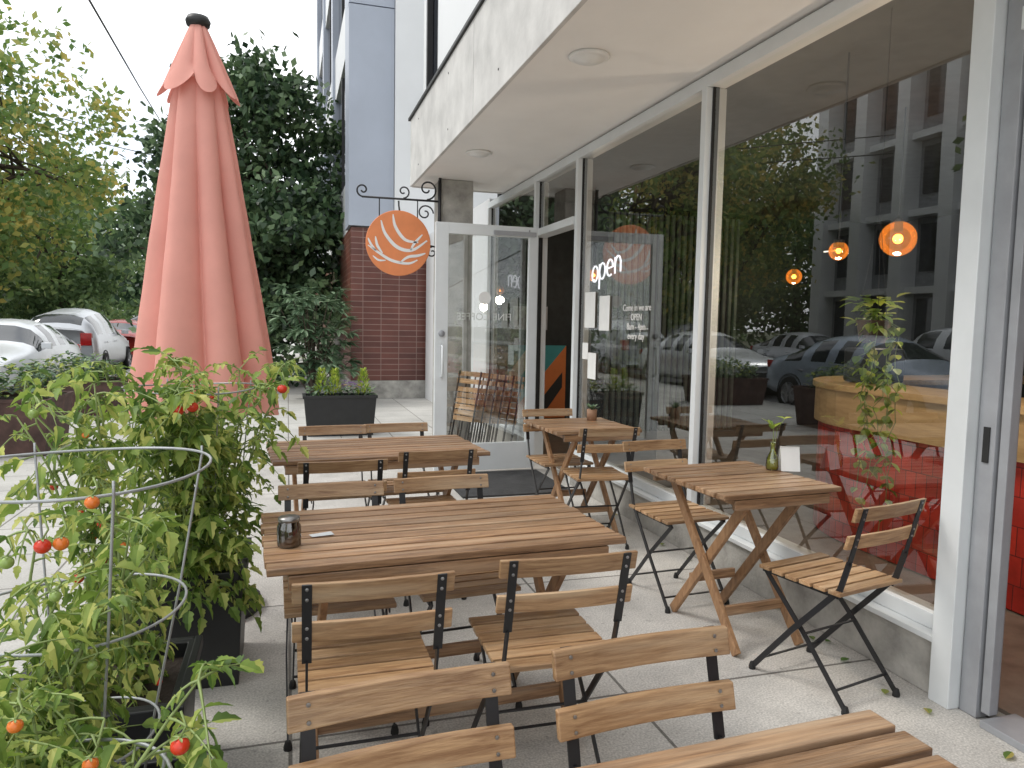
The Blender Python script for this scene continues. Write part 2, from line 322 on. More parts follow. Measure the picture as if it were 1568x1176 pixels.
b.add([(2.7,9.08,.2),(3.5,9.08,.2),(3.5,9.08,1.15)],[(0,1,2)],art[0]); b.add([(2.7,9.08,.2),(3.5,9.08,1.15),(2.7,9.08,1.15)],[(0,1,2)],art[1]); b.add([(2.72,9.07,.55),(3.15,9.07,1.1),(2.95,9.07,1.1),(2.72,9.07,.8)],[(0,1,2,3)],art[2]); b.add([(3.0,9.075,.25),(3.45,9.075,.8),(3.45,9.075,.6),(3.2,9.075,.25)],[(0,1,2,3)],art[3])
b.bb(2.75,3.2,9.0,9.05,1.35,1.65,dark_al)
b.obj('wall_mural',cafe)
b=MB()
for z in (1.3,1.7,2.1): b.bb(6.9,7.2,.5,4.5,z,z+.03,plank)
for i in range(46):
    y=.6+i*.082; z=random.choice((1.33,1.73)); b.lathe((7.05,y,z),[(.03,0),(.032,.14),(.014,.19),(.014,.24),(.0001,.24)],random.choice([black_pl,paper,tom_o,int_slat,wood_z]),8)
b.obj('shelves',cafe)
b=MB()
path=[(3.5,-2.5),(3.5,3.9)]+[(3.5+.9*(1-math.cos(a)),3.9+.9*math.sin(a)) for a in [rad(x) for x in range(8,91,8)]]+[(6,4.82)]
def strip(b,path,off,z0,z1,mt,th=.04):
    vs=[];n=len(path)
    for i,(x,y) in enumerate(path):
        d=(Vector(path[min(i+1,n-1)])-Vector(path[max(i-1,0)])).normalized(); nn=Vector((-d.y,d.x)); p=Vector((x,y))
        for o_ in (off,off-th):
            q=p+nn*o_; vs+= [(q.x,q.y,z0),(q.x,q.y,z1)]
    fs=[]
    for i in range(n-1):
        a=i*4;c=a+4; fs+=[(a,c,c+1,a+1),(a+2,a+3,c+3,c+2),(a+1,c+1,c+3,a+3)]
    b.add(vs,fs,mt)
strip(b,path,0,.02,.78,redtile); strip(b,path,.03,.782,1.02,plank,.05); strip(b,path,.05,1.022,1.06,plank,.5)
b.obj('counter',cafe)
b=MB()
b.bb(3.75,4.15,1.6,2.3,1.065,1.45,dark_al); b.bb(3.7,4.0,4.0,4.25,1.065,1.3,black_pl); b.obj('counter_equipment',cafe,bevel=.02)
amber=glassmat('amber_globe',(.95,.5,.15),.06,.6,glow=(1,.36,.06,.30),wav=0); bulb=emit('lit_bulb',(1,.62,.22),12)
def pendant(x,y,z,r,pw):
    e=empty('pendant_lamp',(x,y,z)); b=MB(); b.sphere((0,0,0),r,amber,20,12); b.obj('globe',e,True)
    b=MB(); b.sphere((0,0,0),r*.28,bulb,12,8); b.obj('bulb',e,True)
    b=MB(); b.tube([(0,0,r*.4),(0,0,3.0-z)],.006,iron,6); b.lathe((0,0,0),[(.03,r*.45),(.03,r*1.1),(.006,r*1.25)],iron,12); b.obj('cord',e)
    l=bpy.data.lights.new('lamp_light','POINT'); l.energy=pw; l.color=(1,.84,.66); l.shadow_soft_size=.06; lo=bpy.data.objects.new('lamp_light',l); COL.objects.link(lo); lo.parent=e; lo.location=(0,0,-r-.08)
pendant(4.2,4.34,2.08,.125,14); pendant(3.08,3.62,1.88,.055,15); pendant(3.15,2.70,1.80,.055,15); pendant(6.3,8.2,2.1,.10,7); pendant(3.4,8.0,2.0,.07,7)
b=MB(); led=emit('led_bar',(1,.9,.75),1.6)
for (x,y) in ((6,7.0),(6.0,4.5)): b.bb(x,x+.02,y,y+.3,2.32,2.335,led)
b.obj('linear_light')
def text(name,body,size,loc,rot,mt,parent,ext=.001,sx=1):
    c=bpy.data.curves.new(name,'FONT'); c.body=body; c.size=size; c.extrude=ext; c.align_x='CENTER'; c.align_y='CENTER'; c.materials.append(mt)
    ob=bpy.data.objects.new(name,c); COL.objects.link(ob); ob.location=loc; ob.rotation_euler=rot; ob.scale=(sx,1,1); ob.parent=parent; return ob
neon=emit('neon_white',(.95,.92,1),1.6)
RW=(rad(90),0,rad(-90))
b=MB()
def arc(cx,cy,rx,ry,a0,a1,n=16): return [(cx+rx*math.cos(rad(a0+(a1-a0)*k/n)),cy+ry*math.sin(rad(a0+(a1-a0)*k/n))) for k in range(n+1)]
letters=[arc(0,0,.055,.06,0,360),[(.09,-.13),(.09,.06)],arc(.145,0,.055,.06,180,540),[(.235,0),(.345,0)]+arc(.29,0,.055,.06,0,300),[(.385,-.06),(.385,.06)]+arc(.435,.0,.05,.06,170,0)+[(.485,-.06)]]
for L_ in letters: b.tube([(2.53,5.92-px*1.05,1.86+pz*1.1+px*.12) for px,pz in L_],.008,neon,6)
b.obj('open_neon_sign',None,True)
dec=empty('window_decals')
text('hours_text','Come in we are\nOPEN\n8am - 4pm\nevery day',.07,(2.452,4.95,1.45),RW,signw,dec)
b=MB()
for (y,z,w_,h) in ((5.82,1.55,.22,.30),(5.52,1.52,.2,.28),(5.75,1.08,.17,.22),(5.9,1.2,.12,.14)):
    b.bb(2.448,2.4505,y-w_/2,y+w_/2,z-h/2,z+h/2,paper)
b.obj('posters',dec)
door=empty('glass_door',(2.30,6.80,0),rad(2))
b=MB(); L=-1.0
b.bb(L,L+.12,-.022,.022,.02,2.34,white_al); b.bb(-.09,0,-.022,.022,.02,2.34,white_al); b.bb(L+.12,-.09,-.022,.022,2.24,2.34,white_al); b.bb(L+.12,-.09,-.022,.022,.02,.28,white_al)
b.obj('door_frame',door,bevel=.003)
b=MB(); b.add([(L+.12,0,.28),(-.09,0,.28),(-.09,0,2.24),(L+.12,0,2.24)],[(0,1,2,3)],doorglass); b.obj('pane',door)
b=MB(); b.tube([(L+.06,-.022,.92),(L+.06,-.07,.93),(L+.06,-.075,1.05),(L+.06,-.07,1.2),(L+.06,-.022,1.21)],.011,white_al,8); b.lathe((L+.06,-.022,1.32),[(.03,0),(.03,-.015),(.0001,-.016)],dark_al,14,'y'); b.obj('handle',door,True)
text('door_lettering','FINE COFFEE',.095,(-.52,.003,1.48),(rad(90),0,0),signw,door,.0005,-1)
b=MB(); b.lathe((-.52,-.004,1.66),[(.0001,0),(.06,0),(.06,-.003),(.0001,-.003)],signw,24,'y'); b.obj('round_sticker',door)
b=MB(); b.bb(-.45,-.03,-.05,-.028,2.25,2.29,dark_al); b.beam((-.1,-.05,2.3),(-.0,.25,2.3),.02,.012,dark_al,(0,0,1)); b.obj('door_closer',door)
b=MB(); b.bb(1.35,2.3,5.75,6.7,.002,.016,matm); b.obj('door_mat')
# ------------------------------------------------------------------ neighbouring brick building
nb=empty('brick_building')
b=MB(); b.bb(1.10,3.6,13.8,13.95,.33,3.12,brick); b.obj('brick_wall',nb)
b=MB(); b.bb(1.1,1.25,13.951,32,.33,3.12,tilemat('glazed_brick_side',(.22,.072,.05),(.36,.24,.2),.33,.105,.007,plane='YZ',c2=(.15,.05,.038),rough=.35)); b.obj('brick_side_wall',nb)
b=MB(); b.bb(1.06,3.6,13.74,14,0,.328,conc_c); b.bb(1.06,1.25,14,32,0,.328,conc_c); b.obj('plinth',nb)
b=MB()
b.bb(1.06,1.86,13.72,14.0,3.14,6.98,panel_b); b.bb(1.06,1.86,13.72,14.0,7.0,14,panel_b)
for k in range(4): b.bb(1.06,1.3,14.002+k*4.6,14.6+k*4.6,3.14,14,panel_b)
b.obj('metal_cladding',nb)
b=MB(); b.bb(1.87,9,13.66,14,3.0,14,panel_w)
for k in range(4):
    for z in (3.14,6.6,10): b.bb(1.12,1.3,14.602+k*4.6,18.6+k*4.6,z,z+1.0,panel_w)
b.bb(2.46,3.6,9.2,13.66,0,3,panel_w)
b.obj('white_cladding',nb)
b=MB()
for k in range(4):
    for z in (4.15,7.61,11.01): b.bb(1.2,1.3,14.602+k*4.6,18.6+k*4.6,z,z+2.4,winDark); b.bb(1.13,1.19,16.5+k*4.6,16.58+k*4.6,z,z+2.4,iron)
b.obj('windows',nb)
# ------------------------------------------------------------------ building opposite (seen in the glass)
ob=empty('apartment_building')
b=MB(); b.bb(-34,-22.3,14,33,-.1,17,mat('apartment_wall',(.34,.35,.37),.8)); b.obj('walls',ob)
b=MB()
for i in range(8): b.bb(-22.28,-21.4,14+i*2.6,14.7+i*2.6,-.1,17,panel_w)
for z in (3.4,6.8,10.2,13.6,17): b.bb(-22.29,-21.7,14.0,32.8,z-.3,z,panel_w)
b.obj('columns_and_floors',ob)
b=MB()
for i in range(7):
    for z in (.5,3.8,7.2,10.6,14): b.bb(-22.32,-22.25,14.8+i*2.6,16.4+i*2.6,z+.3,z+2.4,winDark)
b.obj('windows',ob)
# ------------------------------------------------------------------ furniture
def table_meshes(Lx,Ly,H=.73):
    n=int(round(Ly/.0715)); p=Ly/n
    b=MB()
    for i in range(n): b.box((random.uniform(-.005,.005),-Ly/2+p*(i+.5),H-.011+random.uniform(-.001,.001)),(Lx,p-.014,.022),wood_x,(random.uniform(-.006,.006),0,random.uniform(-.0015,.0015)))
    top=b.mesh('slats')
    b=MB()
    for sx in (-1,1):
        x=sx*(Lx/2-.09); b.bb(x-.03,x+.03,-Ly/2+.015,Ly/2-.015,H-.047,H-.0245,wood_z)
        x2=sx*(Lx/2-.14); b.beam((x2,-Ly/2+.06,0.01),(x2,Ly/2-.07,H-.05),.022,.045,wood_z)
        x3=x2-sx*.03; b.beam((x3,Ly/2-.06,0.01),(x3,-Ly/2+.07,H-.05),.022,.045,wood_z)
    for y in (-Ly/2+.02,Ly/2-.02): b.bb(-Lx/2+.06,Lx/2-.06,y-.011,y+.011,H-.068,H-.0245,wood_x)
    zz=.16
    k=(zz-.01)/(H-.06)*(Ly-.13)
    b.beam((-(Lx/2-.151),-Ly/2+.06+k,zz),(Lx/2-.151,-Ly/2+.06+k,zz),.045,.02,wood_x,(0,0,1))
    b.beam((-(Lx/2-.181),Ly/2-.06-k,zz+.05),(Lx/2-.181,Ly/2-.06-k,zz+.05),.045,.02,wood_x,(0,0,1))
    return top,b.mesh('legs')
TL=table_meshes(1.12,.655); TS=table_meshes(.62,.66)
def table(name,ms,x,y,r):
    e=empty(name,(x,y,0),rad(r)); child('table_top',ms[0],e,.003); child('legs',ms[1],e,.003); return e
table('slatted_dining_table',TL,.48,2.445,3)
table('slatted_dining_table',TL,.46,4.08,4)
table('slatted_dining_table',TL,.47,.705,2.5)
table('slatted_bistro_table',TS,2.0,2.945,4)
table('slatted_bistro_table',TS,1.95,4.76,2)
def chair_meshes():
    W=.40
    b=MB()
    for i in range(6): b.box((0,-.165+i*.066,.447+.002*math.cos(i)),(W-.03,.053,.016),wood_cx)
    seat=b.mesh('seat')
    b=MB()
    for z,y in ((.762,-.2555),(.655,-.229)):
        segs=8; vs=[];
        for k in range(segs+1):
            x=-W/2+W*k/segs; c=-.012*math.cos(math.pi*(k/segs-.5))
            for dy,dz in ((-.008,-.027),(.008,-.027),(.008,.027),(-.008,.027)): vs.append((x,y+.0115+dy+c-.25*dz,z+dz))
        fs=[(0,1,2,3),tuple(segs*4+j for j in (3,2,1,0))]
        for k in range(segs):
            a=k*4
            for j in range(4): fs.append((a+j,a+4+j,a+4+(j+1)%4,a+(j+1)%4))
        b.add(vs,fs,wood_cx)
    back=b.mesh('backrest')
    b=MB()
    for s in (-1,1):
        x=s*(W/2-.035)
        b.beam((x,-.2625,.788),(x,-.2085,.57),.024,.005,steel)
        pts=[(x,-.2085,.575),(x,-.175,.46),(x+s*.012,0.02,.24),(x+s*.012,.21,.012)]
        for i in range(len(pts)-1): b.beam(pts[i],pts[i+1],.006,.022,steel)
        xi=x-s*.014
        b.beam((xi,.185,.43),(xi,-.02,.23),.006,.02,steel); b.beam((xi,-.02,.23),(xi,-.215,.012),.006,.02,steel)
        b.beam((x-s*.004,-.17,.432),(x-s*.004,.19,.432),.005,.016,steel)
        for p in ((x+s*.012,.21),(xi,-.215)): b.lathe((p[0],p[1],0),[(.0001,0),(.014,0),(.014,.012),(.009,.03),(.0001,.03)],rubber,8)
        for z in (.776,.748,.669,.641):
            y=-.2625+(.788-z)*.2477
            b.lathe((x,y,z),[(.0045,-.002),(.0045,-.005),(.0001,-.006)],screw,8,'y'); b.lathe((x,y+.02,z),[(.004,-.001),(.004,.001),(.0001,.0015)],screw,8,'y')
    hx=W/2-.023; b.tube([(-hx,.17,.062),(hx,.17,.062)],.0055,steel,6); hx=W/2-.05; b.tube([(-hx,-.165,.068),(hx,-.165,.068)],.0055,steel,6); b.tube([(-hx,-.02,.235),(hx,-.02,.235)],.0055,steel,6)
    return seat,back,b.mesh('frame')
CM=chair_meshes()
def chair(x,y,r,name='folding_chair'):
    e=empty(name,(x,y,0),rad(r)); child('seat',CM[0],e,.003); child('backrest',CM[1],e,.003); child('frame',CM[2],e); return e
for c in [(.205,2.05,0),(.745,2.10,-1),(.23,3.63,2),(.70,3.82,3),(.213,1.01,184.6),(.70,1.06,183),(.165,2.66,181),(.62,2.70,184),(.27,4.29,183),(.66,4.33,184),(1.93,4.42,-4),(1.87,4.94,182),(1.965,3.41,184),(2.07,2.39,12)]:
    chair(*c)
st=empty('folded_chair_stack',(1.95,7.55,0),0)
for i in range(6):
    b=MB(); y=i*.055
    for k in range(6): b.box((0,y,.42+k*.062),(.36,.016,.05),wood_cx)
    for z in (.80,.88): b.box((0,y+.005,z+.02),(.4,.016,.05),wood_cx)
    for sx in (-.17,.17): b.beam((sx,y-.012,0),(sx,y-.012,.93),.018,.008,steel); b.beam((sx*.9,y+.012,.02),(sx*.9,y+.012,.75),.018,.008,steel)
    o_=b.obj('folded_chair',st); o_.rotation_euler=(rad(-12),0,rad(-62)); o_.location=(-.25+i*.05,0,0)
# table items
e=empty('candle_jar',(-.0,2.31,.731)); b=MB(); b.lathe((0,0,0),[(.0001,.0),(.034,0),(.036,.01),(.036,.06),(.03,.075),(.03,.09),(.026,.09),(.026,.03),(.0001,.03)],glassmat('jar_glass',(.7,.66,.62),.1,1,wav=0),20); b.obj('jar',e,True)
b=MB(); b.lathe((0,0,0),[(.0001,.004),(.03,.004),(.031,.035),(.0001,.036)],mat('candle_wax',(.15,.09,.06),.5),20); b.lathe((0,0,0),[(.031,.078),(.0325,.079),(.0325,.09),(.0001,.091)],mat('jar_lid',(.3,.29,.28),.3,.8),20); b.obj('candle_and_lid',e,True)
b=MB(); b.add([(.07,2.38,.7335),(.14,2.395,.7335),(.13,2.425,.736),(.06,2.41,.7335)],[(0,1,2,3)],mat('napkin_paper',(.5,.52,.53),.8)); b.obj('paper_napkin')
e=empty('bud_vase',(2.27,3.05,.731)); b=MB(); b.lathe((0,0,0),[(.0001,0),(.028,0),(.031,.02),(.027,.06),(.012,.09),(.011,.13),(.014,.135)],glassmat('yellow_green_glass',(.85,.88,.35),.10,1.0,wav=0),18); b.lathe((0,0,0),[(.0001,.005),(.025,.005),(.027,.02),(.024,.05),(.0001,.051)],mat('vase_water',(.7,.7,.12),.2,trans=.5),16); b.obj('bottle',e,True)
def leaf2(b,p,d,up,L,W,mt,fold=.25,droop=.2,lobed=True):
    d=d.normalized(); s=d.cross(up); s=s.normalized() if s.length>1e-4 else Vector((1,0,0)); n=s.cross(d)
    prof=[(0,0),(.14,.6),(.30,.95),(.38,.72),(.55,.86),(.64,.5),(.80,.48),(1,0)] if lobed else [(0,0),(.2,.75),(.45,1),(.75,.7),(1,0)]
    for sg in (1,-1):
        vs=[];k=len(prof)
        for t_,w_ in prof: vs.append(p+d*L*t_+s*sg*W*.5*w_+n*(fold*W*.5*w_-droop*L*t_*t_))
        mid=[p+d*L*.66-n*droop*L*.44,p+d*L*.33-n*droop*L*.11]
        vs+=mid; fc=tuple(range(k+2)); 
        b.add(vs,[fc if sg>0 else fc[::-1]],mt)
b=MB(); 
b.tube([(0,0,.05),(.0,0,.2),(-.01,0,.24)],.002,stemm,5); b.tube([(0,0,.05),(.02,.0,.2),(.06,0,.25)],.0016,stemm,5)
for a in range(5): leaf2(b,Vector((-.01,0,.20+.01*(a%3))),Vector((math.cos(a*1.3),math.sin(a*1.3),.9)),Vector((0,0,1)),.06,.026,lf_lime,lobed=False)
for a in range(3): leaf2(b,Vector((.06,0,.25)),Vector((math.cos(a*2),math.sin(a*2),.3)),Vector((0,0,1)),.05,.03,lf_lime,lobed=False)
b.obj('flower',e)
b=MB(); b.box((2.335,3.0,.79),(.09,.004,.12),paper,(rad(-14),0,rad(-20))); b.box((2.342,3.025,.79),(.09,.004,.12),paper,(rad(14),0,rad(-20))); b.obj('table_card')
e=empty('succulent_jar',(2.12,4.95,.731)); b=MB(); b.lathe((0,0,0),[(.0001,0),(.035,0),(.037,.08),(.033,.08),(.0001,.07)],mat('clay_pot',(.35,.2,.12),.7),16); b.obj('pot',e,True)
b=MB()
for a in range(16): leaf2(b,Vector((0,0,.07)),Vector((math.cos(a*2.4),math.sin(a*2.4),.6+random.random())),Vector((0,0,1)),.07,.02,lf_shrub,lobed=False)
b.obj('leaves',e)
# ------------------------------------------------------------------ umbrella
um=empty('patio_umbrella',(-.385,3.78,0))
def folds(name,z0,z1,r0,r1,mt,ph,amp,rows=34,n=280,k=7,scal=0,tw0=.12):
    vs=[];fs=[]
    for i in range(rows+1):
        s=i/rows
        for j in range(n):
            t_=2*math.pi*j/n
            ar=k*t_/2+ph+.55*math.sin(2*t_+1)*1.0+.12*math.sin(3*s+t_)
            ar=k/2*t_+ph+.45*math.sin(t_*2+1)
            # narrow pleat valleys between broad rounded gores
            fold=(abs(math.sin(ar)))**.75 if k%2==0 else (abs(math.sin(k*t_*.5+ph+.45*math.sin(2*t_+1))))**.75
            dep=.75+.3*math.sin(2*t_+ph*2)
            rr=(r0+(r1-r0)*s**.95)*(1-amp*dep*min(1,s*2.0+.35)*(1-fold))*(1+.05*math.sin(3*t_+2*s+ph)*s)
            rr*=1+.007*math.sin(9*s+5*t_)+.003*math.sin(31*s+3*t_+4*math.sin(t_*2))
            z=z0+(z1-z0)*s+(scal*(1-fold)*((s-.6)/.4) if s>.6 else 0)
            tw=t_+tw0*s+.10*s*(1-fold)
            vs.append((rr*math.cos(tw),rr*math.sin(tw),z))
    for i in range(rows):
        for j in range(n): fs.append((i*n+j,i*n+(j+1)%n,(i+1)*n+(j+1)%n,(i+1)*n+j))
    b=MB(); b.add(vs,fs,mt); return b.obj(name,um,True)
folds('canopy',2.50,.97,.105,.35,fabric,.5,.62,scal=.04,k=8)
folds('vent_cap',2.755,2.42,.035,.178,fabric,1.25,.45,rows=14,scal=.09,k=8)
b=MB(); b.lathe((0,0,0),[(.0001,2.80),(.045,2.795),(.055,2.775),(.05,2.755),(.03,2.745)],black_pl,20); b.obj('finial',um,True)
b=MB(); b.tube([(0,0,.05),(0,0,2.74)],.02,wood_z,12); b.lathe((0,0,0),[(.0001,0),(.25,0),(.25,.05),(.06,.08),(.035,.3),(.0001,.3)],black_pl,24); b.obj('pole_and_base',um,True)
# ------------------------------------------------------------------ hanging sign
sg=empty('hanging_cafe_sign',(1.12,7.88,2.245))
b=MB(); b.lathe((0,0,0),[(.0001,-.014),(.335,-.014),(.34,-.01),(.34,.01),(.335,.014),(.0001,.014)],orange,64,'y'); b.obj('disc',sg)
b=MB()
def stroke(b,pts,w_,mt,y=-.0165,R_=.335):
    P=[]
    for i in range(len(pts)-1):
        p0=pts[max(i-1,0)];p1=pts[i];p2=pts[i+1];p3=pts[min(i+2,len(pts)-1)]
        for k in range(8):
            t_=k/8; P.append(tuple(.5*((2*p1[a])+(-p0[a]+p2[a])*t_+(2*p0[a]-5*p1[a]+4*p2[a]-p3[a])*t_**2+(-p0[a]+3*p1[a]-3*p2[a]+p3[a])*t_**3) for a in (0,1)))
    P.append(pts[-1]); n=len(P); vs=[]
    for i,p in enumerate(P):
        a=Vector(P[max(i-1,0)]);c=Vector(P[min(i+1,n-1)]); d=(c-a).normalized(); nn=Vector((-d.y,d.x)); ww=w_*(math.sin(math.pi*min(max(i/(n-1),.04),.93))**.5)
        for q in (1,-1): vs.append(((p[0]+nn.x*ww*q)*R_,y,(p[1]+nn.y*ww*q)*R_))
    b.add(vs,[(2*i,2*i+1,2*i+3,2*i+2) for i in range(n-1)],mt)
for pts,w_ in [([(-.18,.88),(-.1,.5),(.2,.12),(.62,.05)],.05),([(-.55,.68),(-.42,.28),(-.05,-.12),(.42,-.2),(.9,.12)],.055),([(-.95,-.1),(-.62,-.32),(-.2,-.55),(.3,-.62),(.6,-.5)],.045),([(-.72,.18),(-.66,-.1),(-.5,-.33)],.04),([(-.95,.12),(-.85,-.08),(-.7,-.26)],.035),([(.05,-.6),(.3,-.42),(.62,-.36),(.85,-.28)],.045),([(.38,-.2),(.5,.02),(.75,.3)],.04),([(-.8,-.42),(-.62,-.55),(-.4,-.55)],.03)]:
    stroke(b,pts,w_,signw)
b.obj('logo',sg)
b=MB()
def spiral(cx,cz,r,turn,st_,dirn=1,n=26):
    return [(cx+r*(1-k/n*.8)*math.cos(st_+dirn*turn*k/n),0,cz+r*(1-k/n*.8)*math.sin(st_+dirn*turn*k/n)) for k in range(n+1)]
b.tube([(-.38,0,.46),(.43,0,.46)],.011,iron,6)
b.tube(spiral(-.37,.53,.07,7.5,-1.57,-1),.009,iron,6); b.tube(spiral(.30,.58,.11,7.5,-1.57,1),.009,iron,6); b.tube(spiral(.05,.54,.07,7,-1.57,1),.008,iron,6)
b.tube([(.43,0,-.1),(.43,0,.68)],.013,iron,6)
b.tube([(.42-.42*math.sin(a),0,-.02+.46*(1-math.cos(a))) for a in [k*math.pi/2/14 for k in range(15)]],.009,iron,6)
b.tube(spiral(.36,-.08,.06,7,1.57,1),.008,iron,6)
b.tube(spiral(.28,.33,.09,8,0,1),.008,iron,6)
for x in (-.2,.2): b.tube([(x,0,.46),(x,0,.27)],.006,iron,6)
b.bb(.425,.45,-.02,.02,-.15,.72,iron)
b.obj('scroll_bracket',sg,True)
# ------------------------------------------------------------------ trees
def crown(e,cent,per,ls,mt,cl,seed):
    rs=np.random.RandomState(seed); N=len(cent)*per
    C=np.repeat(np.array([tuple(c) for c in cent]),per,axis=0)+rs.normal(0,1,(N,3))*np.array([cl,cl,cl*.7])*rs.uniform(.5,1.1,(N,1))
    d=rs.normal(0,1,(N,3)); d/=np.linalg.norm(d,axis=1)[:,None]; u=rs.normal(0,1,(N,3))*np.array([.6,.6,.2])+np.array([0,0,.2]); 
    s=np.cross(d,u); s/=np.linalg.norm(s,axis=1)[:,None]; L=(ls*rs.uniform(.6,1.3,(N,1)))
    n_=np.cross(s,d)
    V=np.stack([C,C+d*L*.5+s*L*.28-n_*L*.08,C+d*L-n_*L*.05,C+d*L*.5-s*L*.28+n_*L*.08],axis=1).reshape(-1,3)
    me=bpy.data.meshes.new('crown'); me.vertices.add(N*4); me.vertices.foreach_set('co',V.ravel()); me.loops.add(N*4); me.loops.foreach_set('vertex_index',np.arange(N*4)); me.polygons.add(N); me.polygons.foreach_set('loop_start',np.arange(0,N*4,4)); me.polygons.foreach_set('loop_total',np.full(N,4)); me.update(); me.validate(); me.materials.append(mt)
    return me
def tree(name,loc,H,cr,cz,nclump,per,ls,mt,tr=.16,limbs=9,flat=1.0,seed=1,cl=.55,shape=None):
    rnd=random.Random(seed); e=empty(name,loc); b=MB()
    top=Vector((rnd.uniform(-.3,.3),rnd.uniform(-.3,.3),H*.8))
    tp=[Vector((0,0,-.1)),Vector((.05,.03,H*.2)),Vector((-.05,.1,H*.42)),top*.75+Vector((0,0,H*.05)),top]
    b.tube(tp,[tr*1.3,tr,tr*.8,tr*.5,tr*.15],bark,9)
    cent=[]
    for i in range(nclump):
        while True:
            p=Vector((rnd.uniform(-1,1),rnd.uniform(-1,1),rnd.uniform(-1,1)))
            if .25<p.length<1: break
        p=p*(.55+.45*rnd.random())/max(p.length,.3)*p.length**.5 if rnd.random()<.7 else p
        w_=1 if not shape else shape((p.z+1)/2)
        cent.append(Vector((p.x*cr*w_,p.y*cr*w_,cz+p.z*(H-cz)*flat)))
    for i in range(limbs):
        c=cent[rnd.randrange(nclump)]; z0=H*(.22+.4*rnd.random()); s=Vector((0,0,z0)); mid=s.lerp(c,.5)+Vector((0,0,.08*H*rnd.random()))
        b.tube([s,mid,c],[tr*.45,tr*.27,tr*.06],bark,6)
        for k in range(2):
            c2=cent[rnd.randrange(nclump)]
            if (c2-mid).length<cr*1.0: b.tube([mid,mid.lerp(c2,.5)+Vector((0,0,.1)),c2],[tr*.2,tr*.12,tr*.03],bark,5)
    b.obj('trunk_and_limbs',e,True)
    child('crown',crown(e,cent,per,ls,mt,cl,seed),e); return e
tree('evergreen_tree',(-.75,17.6,0),7.6,2.75,3.7,230,130,.19,lf_dark,tr=.14,limbs=18,seed=3,cl=.32,shape=lambda t_:1.12-.36*t_)
tree('autumn_tree',(-9.6,27,-.1),11,4.6,6.4,150,80,.26,lf_yel,tr=.22,limbs=16,seed=5,cl=.55)
tree('autumn_tree',(-15,31,-.1),13,5.0,8,170,70,.28,lf_yel,tr=.26,limbs=16,seed=8,cl=.6)
tree('street_tree',(-11.5,45,-.1),9.5,5.5,5.0,200,70,.32,lf_grn,tr=.25,seed=11,cl=.7)
tree('street_tree',(-18,40,-.1),9,5.5,4.6,200,70,.32,lf_grn,tr=.25,seed=12,cl=.7)
tree('street_tree',(-5,60,-.1),11,6,5.5,200,60,.4,lf_grn,tr=.25,seed=13,cl=.8)
tree('street_tree',(-15,12.5,-.1),11,4.3,6.8,160,70,.28,lf_grn,tr=.22,limbs=14,seed=14,cl=.6)
tree('autumn_tree',(-15,4,-.1),11,4.5,6.8,150,60,.3,lf_yel,tr=.22,limbs=14,seed=15,cl=.6)
tree('street_tree',(-20,62,-.1),13,8,6,220,60,.45,lf_grn,tr=.3,seed=16,cl=1.0)
tree('street_tree',(-30,45,-.1),12,8,6,220,60,.45,lf_grn,tr=.3,seed=17,cl=1.0)
rnd=random.Random(50); cents=[Vector((rnd.uniform(-50,6),rnd.uniform(78,90),rnd.uniform(0,6.5)*rnd.uniform(.5,1))) for i in range(260)]
o_=bpy.data.objects.new('distant_trees',crown(None,cents,60,.7,lf_grn,1.3,51)); COL.objects.link(o_)
b=MB(); rnd=random.Random(4)
for i in range(90):
    a=rnd.uniform(0,6.28); h=rnd.uniform(.4,2.0); r=rnd.uniform(.1,.75)*(1.15-.35*h/2); tip=Vector((r*math.cos(a),r*math.sin(a),h))
    if i%3==0: b.tube([(0,0,0),(tip.x*.4,tip.y*.4,h*.6),tip],[.02,.012,.005],bark,5)
    for k in range(12):
        t2=a+rnd.uniform(-1.8,1.8); leaf2(b,tip,Vector((math.cos(t2),math.sin(t2),rnd.uniform(-.5,.5))),Vector((0,0,1)),.24,.07,lf_shrub,lobed=False)
b.obj('broadleaf_shrub',loc=(.42,13.3,0))
